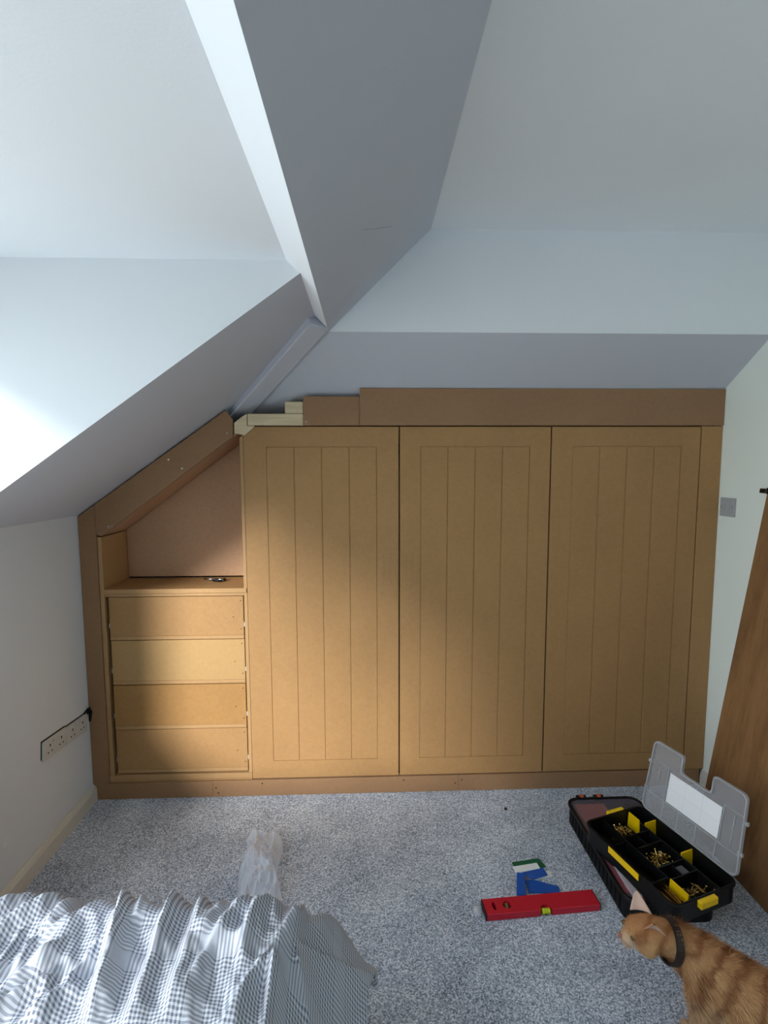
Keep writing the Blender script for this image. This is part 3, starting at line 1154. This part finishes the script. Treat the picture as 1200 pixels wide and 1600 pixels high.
def lid_outline(ins=0.0):
    a, b = .188 - ins, H_ - ins
    z0 = .004 + ins
    n0, n1, nz = -.062 - ins, .052 + ins, .216 - ins
    r = .022 - ins * .6
    pts = [(-a + r, z0)]

    def arc(cx, cy, a0, a1, rr_, n=5):
        for k in range(n + 1):
            t = a0 + (a1 - a0) * k / n
            pts.append((cx + rr_ * cos(t), cy + rr_ * sin(t)))
    pts.clear()
    arc(a - r, z0 + r, -pi / 2, 0, r)
    arc(a - .008 - r, b - r, 0, pi / 2, r)
    arc(n1 + .012, b - .012, pi / 2, pi, .012, 3)
    arc(n1 - .012, nz + .012, 0, -pi / 2, .012, 3)
    arc(n0 + .012, nz + .012, -pi / 2, -pi, .012, 3)
    arc(n0 - .012, b - .012, 0, pi / 2, .012, 3)
    arc(-a + .008 + r, b - r, pi / 2, pi, r)
    arc(-a + r, z0 + r, pi, 3 * pi / 2, r)
    return pts


bm = bmesh.new()
add_prism(bm, lid_outline(.001), 0, .0018, 'x')
for v in bm.verts:
    v.co = lid_m @ v.co
lid = local(finish('lid', bm, LIDM), OR)


def lid_part(name, fn, mat, bevel=0, label=None):
    bm = bmesh.new()
    fn(bm)
    for v in bm.verts:
        v.co = lid_m @ v.co
    o = finish(name, bm, mat, None, bevel)
    o.parent = lid
    if label:
        o['label'] = label
    return o


def lip(bm):
    A, B = lid_outline(0), lid_outline(.005)
    n = len(A)
    va0 = [bm.verts.new((-.010, *p)) for p in A]; va1 = [bm.verts.new((.0022, *p)) for p in A]
    vb0 = [bm.verts.new((-.010, *p)) for p in B]; vb1 = [bm.verts.new((.0022, *p)) for p in B]
    for i in range(n):
        j = (i + 1) % n
        bm.faces.new((va0[i], va0[j], va1[j], va1[i])); bm.faces.new((vb0[j], vb0[i], vb1[i], vb1[j]))
        bm.faces.new((va1[i], va1[j], vb1[j], vb1[i])); bm.faces.new((va0[j], va0[i], vb0[i], vb0[j]))


lid_part('lid_lip', lip, LIDE)


def ribs(bm):
    for y in (.04, -.03, -.104, .104):
        add_box(bm, -.004, -.0002, y - .0018, y + .0018, .012, .072)
    add_box(bm, -.004, -.0002, -.18, .18, .072, .0755)
    add_box(bm, -.004, -.0002, -.112, -.1095, .0755, .205)
    add_box(bm, -.004, -.0002, .1045, .107, .0755, .205)
    add_box(bm, -.004, -.0002, -.175, -.112, .203, .206)
    add_box(bm, -.004, -.0002, .107, .175, .203, .206)
    add_box(bm, -.004, -.0002, -.150, -.147, .085, .19)
    add_box(bm, -.004, -.0002, .140, .143, .12, .19)
    for s in (-1, 1):
        for z in (.085, .19):
            add_box(bm, -.007, .0015, s * .184 - .008, s * .184 + .008, z - .006, z + .006)


lid_part('lid_ribs', ribs, LIDE)


def label_mat():
    a = NT('label_paper')
    v = a.n('ShaderNodeTexCoord').outputs['Generated']
    sep = a.n('ShaderNodeSeparateXYZ')
    a.l(v, sep.inputs[0])
    col = a.math('LESS_THAN', a.math('FRACT', a.math('MULTIPLY', a.math('ADD', sep.outputs[1], .0), 3.0)), 0.02)
    row = a.math('LESS_THAN', a.math('FRACT', a.math('MULTIPLY', sep.outputs[2], 2.0)), 0.03)
    f = a.math('MULTIPLY', a.math('MAXIMUM', col, row), 0.5)
    a.base(a.mix(f, srgb(252, 253, 255), srgb(206, 214, 224)))
    a.rough(.6)
    return a.m


def paper(bm):
    add_box(bm, -.0012, -.0003, -.104, .098, .079, .190)


lid_part('label_paper', paper, label_mat(), 0, 'white printed paper label')


# screws
def screw_mesh(length, r):
    bm = bmesh.new()
    add_tube(bm, [(0, 0, 0), (0, 0, .0012), (0, 0, .004), (0, 0, length * .8), (0, 0, length)], [r * 2.1, r * 2.1, r, r, r * .2], 7)
    me = bpy.data.meshes.new('screw')
    bm.to_mesh(me)
    bm.free()
    me.materials.append(BRASS)
    return me


SHORT, MID, LONG = screw_mesh(.027, .0020), screw_mesh(.034, .0020), screw_mesh(.072, .0017)
OM = Matrix.Translation((1.014, 1.585, LH + .0005)) @ Matrix.Rotation(.302, 4, 'Z')


def heap(me, n, cx, cy, sxr, syr, zmax, label, group, along=None, ln=.03):
    for k in range(n):
        ox, oy = random.gauss(0, .42), random.gauss(0, .42)
        ox, oy = max(-1, min(1, ox)), max(-1, min(1, oy))
        hgt = zmax * (1 - .55 * (ox * ox + oy * oy)) * random.uniform(.35, 1)
        o = bpy.data.objects.new('screw', me)
        if along is None:
            d = Vector((random.gauss(0, 1), random.gauss(0, 1), random.gauss(0, .35))).normalized()
        else:
            d = Vector((along[0] + random.gauss(0, .06), along[1] + random.gauss(0, .06), random.gauss(0, .03))).normalized()
        p = Vector((cx + ox * sxr, cy + oy * syr, .006 + max(0, hgt))) - d * ln / 2
        p.z = max(p.z, .0065)
        if (p + d * ln).z < .0065:
            d.z = abs(d.z)
        m_ = OM @ (Matrix.Translation(p) @ d.to_track_quat('Z', 'Y').to_matrix().to_4x4())
        o.matrix_world = m_
        COL.objects.link(o)
        tag(o, label, 'screw', group)


heap(SHORT, 46, -.014, .136, .046, .034, .044, 'short brass screw heaped in the far compartment of the black organiser', 'screws in the far compartment')
heap(SHORT, 52, .010, -.008, .042, .030, .048, 'short brass screw heaped in the middle compartment of the black organiser', 'screws in the middle compartment')
heap(LONG, 20, -.094, -.142, .036, .008, .050, 'long brass screw laid lengthwise in the organiser beside a yellow divider', 'long screws beside the yellow divider', (0.05, 1), .072)
heap(MID, 26, .012, -.150, .048, .030, .040, 'brass screw loose in the compartment next to the near yellow latch', 'screws by the yellow latch', ln=.034)

# ------------------------------------------------------------------ ginger cat
CB = Vector((.945, 1.083, 0))
CF = Vector((-.62, .78, 0)).normalized()
CLv = Vector((-CF.y, CF.x, 0))


def CP(f, l, z):
    return CB + CF * f + CLv * l + Vector((0, 0, z))


def blob_chain(bm, chain, step=.5):
    for (p, r), (q_, s) in zip(chain, chain[1:]):
        p, q_ = Vector(p), Vector(q_)
        n = max(2, int((q_ - p).length / (min(r, s) * step)) + 1)
        for k in range(n + 1):
            t = k / n
            bmesh.ops.create_icosphere(bm, subdivisions=2, radius=r + (s - r) * t, matrix=Matrix.Translation(p.lerp(q_, t)))


HC = Vector((.752, 1.196, .237))
bm = bmesh.new()
blob_chain(bm, [(CP(-.17, 0, .190), .058), (CP(-.11, 0, .190), .074), (CP(0, 0, .180), .077), (CP(.09, 0, .185), .071), (CP(.135, .006, .198), .058), ((.822, 1.190, .222), .044), (HC + Vector((.012, 0, 0)), .043)])
blob_chain(bm, [(CP(-.06, 0, .165), .072), (CP(.05, 0, .158), .072)])
# head: skull, cheeks, muzzle, chin
blob_chain(bm, [(HC, .043), (HC + Vector((-.018, .003, .0)), .040)])
blob_chain(bm, [(HC + Vector((-.008, -.022, -.014)), .027), (HC + Vector((-.008, .026, -.014)), .027)])
blob_chain(bm, [(HC + Vector((-.03, .004, -.008)), .029), (HC + Vector((-.052, .008, -.018)), .017)])
blob_chain(bm, [(HC + Vector((-.045, .0, -.024)), .014), (HC + Vector((-.045, .014, -.024)), .014)])
# legs
for sd_ in (1, -1):
    fo = .0 if sd_ == 1 else .02
    blob_chain(bm, [(CP(.085, .040 * sd_, .15), .040), (CP(.075, .046 * sd_, .105), .030), (CP(.085 + fo, .046 * sd_, .055), .020), (CP(.092 + fo, .046 * sd_, .028), .017), (CP(.112 + fo, .046 * sd_, .0175), .0165)])
    blob_chain(bm, [(CP(-.125, .038 * sd_, .165), .055), (CP(-.085, .052 * sd_, .105), .036), (CP(-.135, .052 * sd_, .072), .021), (CP(-.165, .050 * sd_, .055), .017), (CP(-.15, .050 * sd_, .025), .016), (CP(-.12, .050 * sd_, .0165), .0165)])
# tail
blob_chain(bm, [(CP(-.21, 0, .205), .022), (CP(-.27, .01, .19), .018), (CP(-.33, .03, .15), .016), (CP(-.38, .06, .12), .013)])
tmp = finish('cat_tmp', bm, BLACK)
rm = tmp.modifiers.new('remesh', 'REMESH')
rm.mode = 'VOXEL'
rm.voxel_size = .0045
sm = tmp.modifiers.new('smooth', 'SMOOTH')
sm.factor = .5
sm.iterations = 7
bpy.context.view_layer.update()
cat_me = bpy.data.meshes.new_from_object(tmp.evaluated_get(bpy.context.evaluated_depsgraph_get()))
bpy.data.objects.remove(tmp, do_unlink=True)
cat_me.name = 'cat_body'


def fur_mat(name, bright=1.0):
    a = NT(name)
    v = a.coord()                      # the cat's own coordinates: x along the body to the head
    sep = a.n('ShaderNodeSeparateXYZ')
    a.l(v, sep.inputs[0])
    wob = a.math('MULTIPLY', a.math('SUBTRACT', a.noise(11, 3, .6, v), .5), .10)
    wx = a.math('ADD', a.math('ADD', sep.outputs[0], wob), a.math('MULTIPLY', sep.outputs[2], .25))
    st = a.math('ADD', a.math('MULTIPLY', a.math('SINE', a.math('MULTIPLY', wx, 2 * pi / .052)), .5), .5)
    st = a.math('POWER', st, 2.0)
    # stripes fade along the back
    br = lambda c: tuple(min(1, x * bright) for x in c[:3]) + (1,)
    base = a.mix(a.noise(55, 3, .6, v), br(srgb(186, 138, 92)), br(srgb(214, 170, 122)))
    base = a.mix(a.math('MULTIPLY', st, .72), base, br(srgb(128, 76, 44)))
    # paler belly and legs
    lowf = a.n('ShaderNodeMapRange')
    lowf.inputs['From Min'].default_value = .16
    lowf.inputs['From Max'].default_value = .06
    a.l(sep.outputs[2], lowf.inputs['Value'])
    base = a.mix(a.math('MULTIPLY', lowf.outputs[0], .5), base, br(srgb(232, 206, 172)))
    # reddish darker line down the back
    bk = a.n('ShaderNodeMapRange')
    bk.inputs['From Min'].default_value = .235
    bk.inputs['From Max'].default_value = .27
    a.l(sep.outputs[2], bk.inputs['Value'])
    base = a.mix(a.math('MULTIPLY', bk.outputs[0], .35), base, br(srgb(176, 100, 56)))
    # pale muzzle and chin
    dv = a.n('ShaderNodeVectorMath', operation='DISTANCE')
    a.l(v, dv.inputs[0])
    dv.inputs[1].default_value = MUZ
    mz = a.n('ShaderNodeMapRange')
    mz.inputs['From Min'].default_value = .034
    mz.inputs['From Max'].default_value = .016
    a.l(dv.outputs['Value'], mz.inputs['Value'])
    base = a.mix(a.math('MULTIPLY', mz.outputs[0], .7), base, br(srgb(234, 210, 184)))
    a.base(base)
    a.rough(.85)
    a.p.inputs['Specular IOR Level'].default_value = .15
    return a.m


MUZ = (Matrix.Translation(CB) @ Matrix.Rotation(math.atan2(CF.y, CF.x), 4, 'Z')).inverted() @ (HC + Vector((-.052, -.004, -.024)))
FUR = fur_mat('ginger_fur', .85)
FURH = fur_mat('ginger_fur_strands', 1.0)
ca = math.atan2(CF.y, CF.x)
cat = thing('cat', 'ginger tabby cat with dark collar standing beside the black organiser', 'cat', CB, rot=(0, 0, ca))
CM = Matrix.Translation(CB) @ Matrix.Rotation(ca, 4, 'Z')
CI = CM.inverted()
cat_me.transform(CI)
cat_me.polygons.foreach_set('use_smooth', [True] * len(cat_me.polygons))
cat_me.materials.clear()
cat_me.materials.append(FUR)
body = bpy.data.objects.new('body', cat_me)
COL.objects.link(body)
body.parent = cat

# fur strands
cat_me.calc_loop_triangles()
tris = cat_me.loop_triangles
areas, acc = [], 0
for t in tris:
    acc += t.area
    areas.append(acc)
import bisect
rng = random.Random(3)
verts, faces = [], []
co = [v.co.copy() for v in cat_me.vertices]
no = [v.normal.copy() for v in cat_me.vertices]
hl = CI @ HC
for k in range(52000):
    i = bisect.bisect_left(areas, rng.random() * acc)
    t = tris[min(i, len(tris) - 1)]
    a, b = rng.random(), rng.random()
    if a + b > 1:
        a, b = 1 - a, 1 - b
    i0, i1, i2 = t.vertices
    p = co[i0] * (1 - a - b) + co[i1] * a + co[i2] * b
    n = (no[i0] * (1 - a - b) + no[i1] * a + no[i2] * b).normalized()
    isface = (p - hl).length < .065
    isleg = p.z < .07
    L = (.008 if isface else .009 if isleg else .019) * rng.uniform(.6, 1.3)
    flow = Vector((-1, 0, -.35)) if not isface else CI.to_3x3() @ Vector((1, .05, -.1))
    flow = flow - n * flow.dot(n)
    d = (n * .38 + flow * .8 + Vector((rng.gauss(0, .22), rng.gauss(0, .22), rng.gauss(0, .22)))).normalized()
    side = d.cross(n)
    if side.length < 1e-4:
        continue
    side = side.normalized() * (.0007 if not isface else .00045)
    base_i = len(verts)
    p = p - n * .001
    mid = p + d * L * .55
    tip = mid + (d * .8 + flow * .25 - n * .08).normalized() * L * .5
    verts += [p - side, p + side, mid + side * .8, mid - side * .8, tip]
    faces += [(base_i, base_i + 1, base_i + 2, base_i + 3), (base_i + 3, base_i + 2, base_i + 4)]
fm = bpy.data.meshes.new('fur')
fm.from_pydata([tuple(v) for v in verts], [], faces)
fm.materials.append(FURH)
fur = bpy.data.objects.new('fur', fm)
COL.objects.link(fur)
fur.parent = cat
fur['kind'] = 'stuff'

# ears
EAR_OUT = plain('ear_fur', (196, 142, 96), .85, 0, .2)
EAR_IN = plain('ear_inner', (226, 192, 172), .8, 0, .15, 120)


def ear(base, tip, face, w):
    base, tip, face = Vector(base), Vector(tip), Vector(face).normalized()
    ax = (tip - base).normalized()
    sidev = ax.cross(face).normalized()
    fn = sidev.cross(ax).normalized()
    h = (tip - base).length
    bm = bmesh.new()
    n, mrows = 8, 6
    fr, bk_ = [], []
    for r_ in range(mrows + 1):
        t = r_ / mrows
        ww = w * (1 - t) ** .8 + .002
        fr.append([]); bk_.append([])
        for k in range(n + 1):
            s = k / n * 2 - 1
            depth = -.010 * (1 - s * s) * (1 - t) ** .6
            p = base + ax * h * t + sidev * ww * s + fn * depth
            fr[-1].append(bm.verts.new(CI @ p))
            bk_[-1].append(bm.verts.new(CI @ (p - fn * .0035)))
    fs = []
    for r_ in range(mrows):
        for k in range(n):
            fs.append(bm.faces.new((fr[r_][k], fr[r_][k + 1], fr[r_ + 1][k + 1], fr[r_ + 1][k])))
            bm.faces.new((bk_[r_][k + 1], bk_[r_][k], bk_[r_ + 1][k], bk_[r_ + 1][k + 1]))
        bm.faces.new((fr[r_][0], fr[r_ + 1][0], bk_[r_ + 1][0], bk_[r_][0]))
        bm.faces.new((fr[r_ + 1][n], fr[r_][n], bk_[r_][n], bk_[r_ + 1][n]))
    for f in fs:
        f.material_index = 1
    return local(finish('ear', bm, [EAR_OUT, EAR_IN], smooth=True), cat)


ear(HC + Vector((.004, -.030, .028)), HC + Vector((-.012, -.050, .074)), (-.45, -.75, .45), .027)
ear(HC + Vector((.002, .034, .028)), HC + Vector((-.004, .050, .078)), (-.6, -.7, .2), .026)
# eyes, nose
for yy in (-.021, .028):
    bm = bmesh.new()
    bmesh.ops.create_uvsphere(bm, u_segments=12, v_segments=8, radius=.0068, matrix=Matrix.Translation(CI @ (HC + Vector((-.046, yy * .92 + .004, .004)))))
    local(finish('eye', bm, plain('amber_eye', (92, 78, 30), .1), smooth=True), cat)
bm = bmesh.new()
bmesh.ops.create_uvsphere(bm, u_segments=12, v_segments=8, radius=.006, matrix=Matrix.Translation(CI @ (HC + Vector((-.067, .009, -.013)))))
local(finish('nose', bm, plain('pink_nose', (176, 112, 96), .4), smooth=True), cat)
# collar
bm = bmesh.new()
cc = Vector((.812, 1.190, .219))
ad = (Vector((.822, 1.190, .222)) - HC).normalized()
s1 = ad.orthogonal().normalized(); s2_ = ad.cross(s1)
pts = [cc + (s1 * cos(2 * pi * k / 32) + s2_ * sin(2 * pi * k / 32)) * .0505 for k in range(33)]
rings = []
for k in range(32):
    rad = (s1 * cos(2 * pi * k / 32) + s2_ * sin(2 * pi * k / 32))
    rings.append([bm.verts.new(CI @ (cc + rad * (.049 + dr) + ad * da)) for dr, da in ((0, -.010), (.005, -.010), (.005, .010), (0, .010))])
for k in range(32):
    a, b = rings[k], rings[(k + 1) % 32]
    for i in range(4):
        bm.faces.new((a[i], a[(i + 1) % 4], b[(i + 1) % 4], b[i]))
local(finish('collar', bm, plain('dark_collar', (34, 20, 18), .6)), cat)
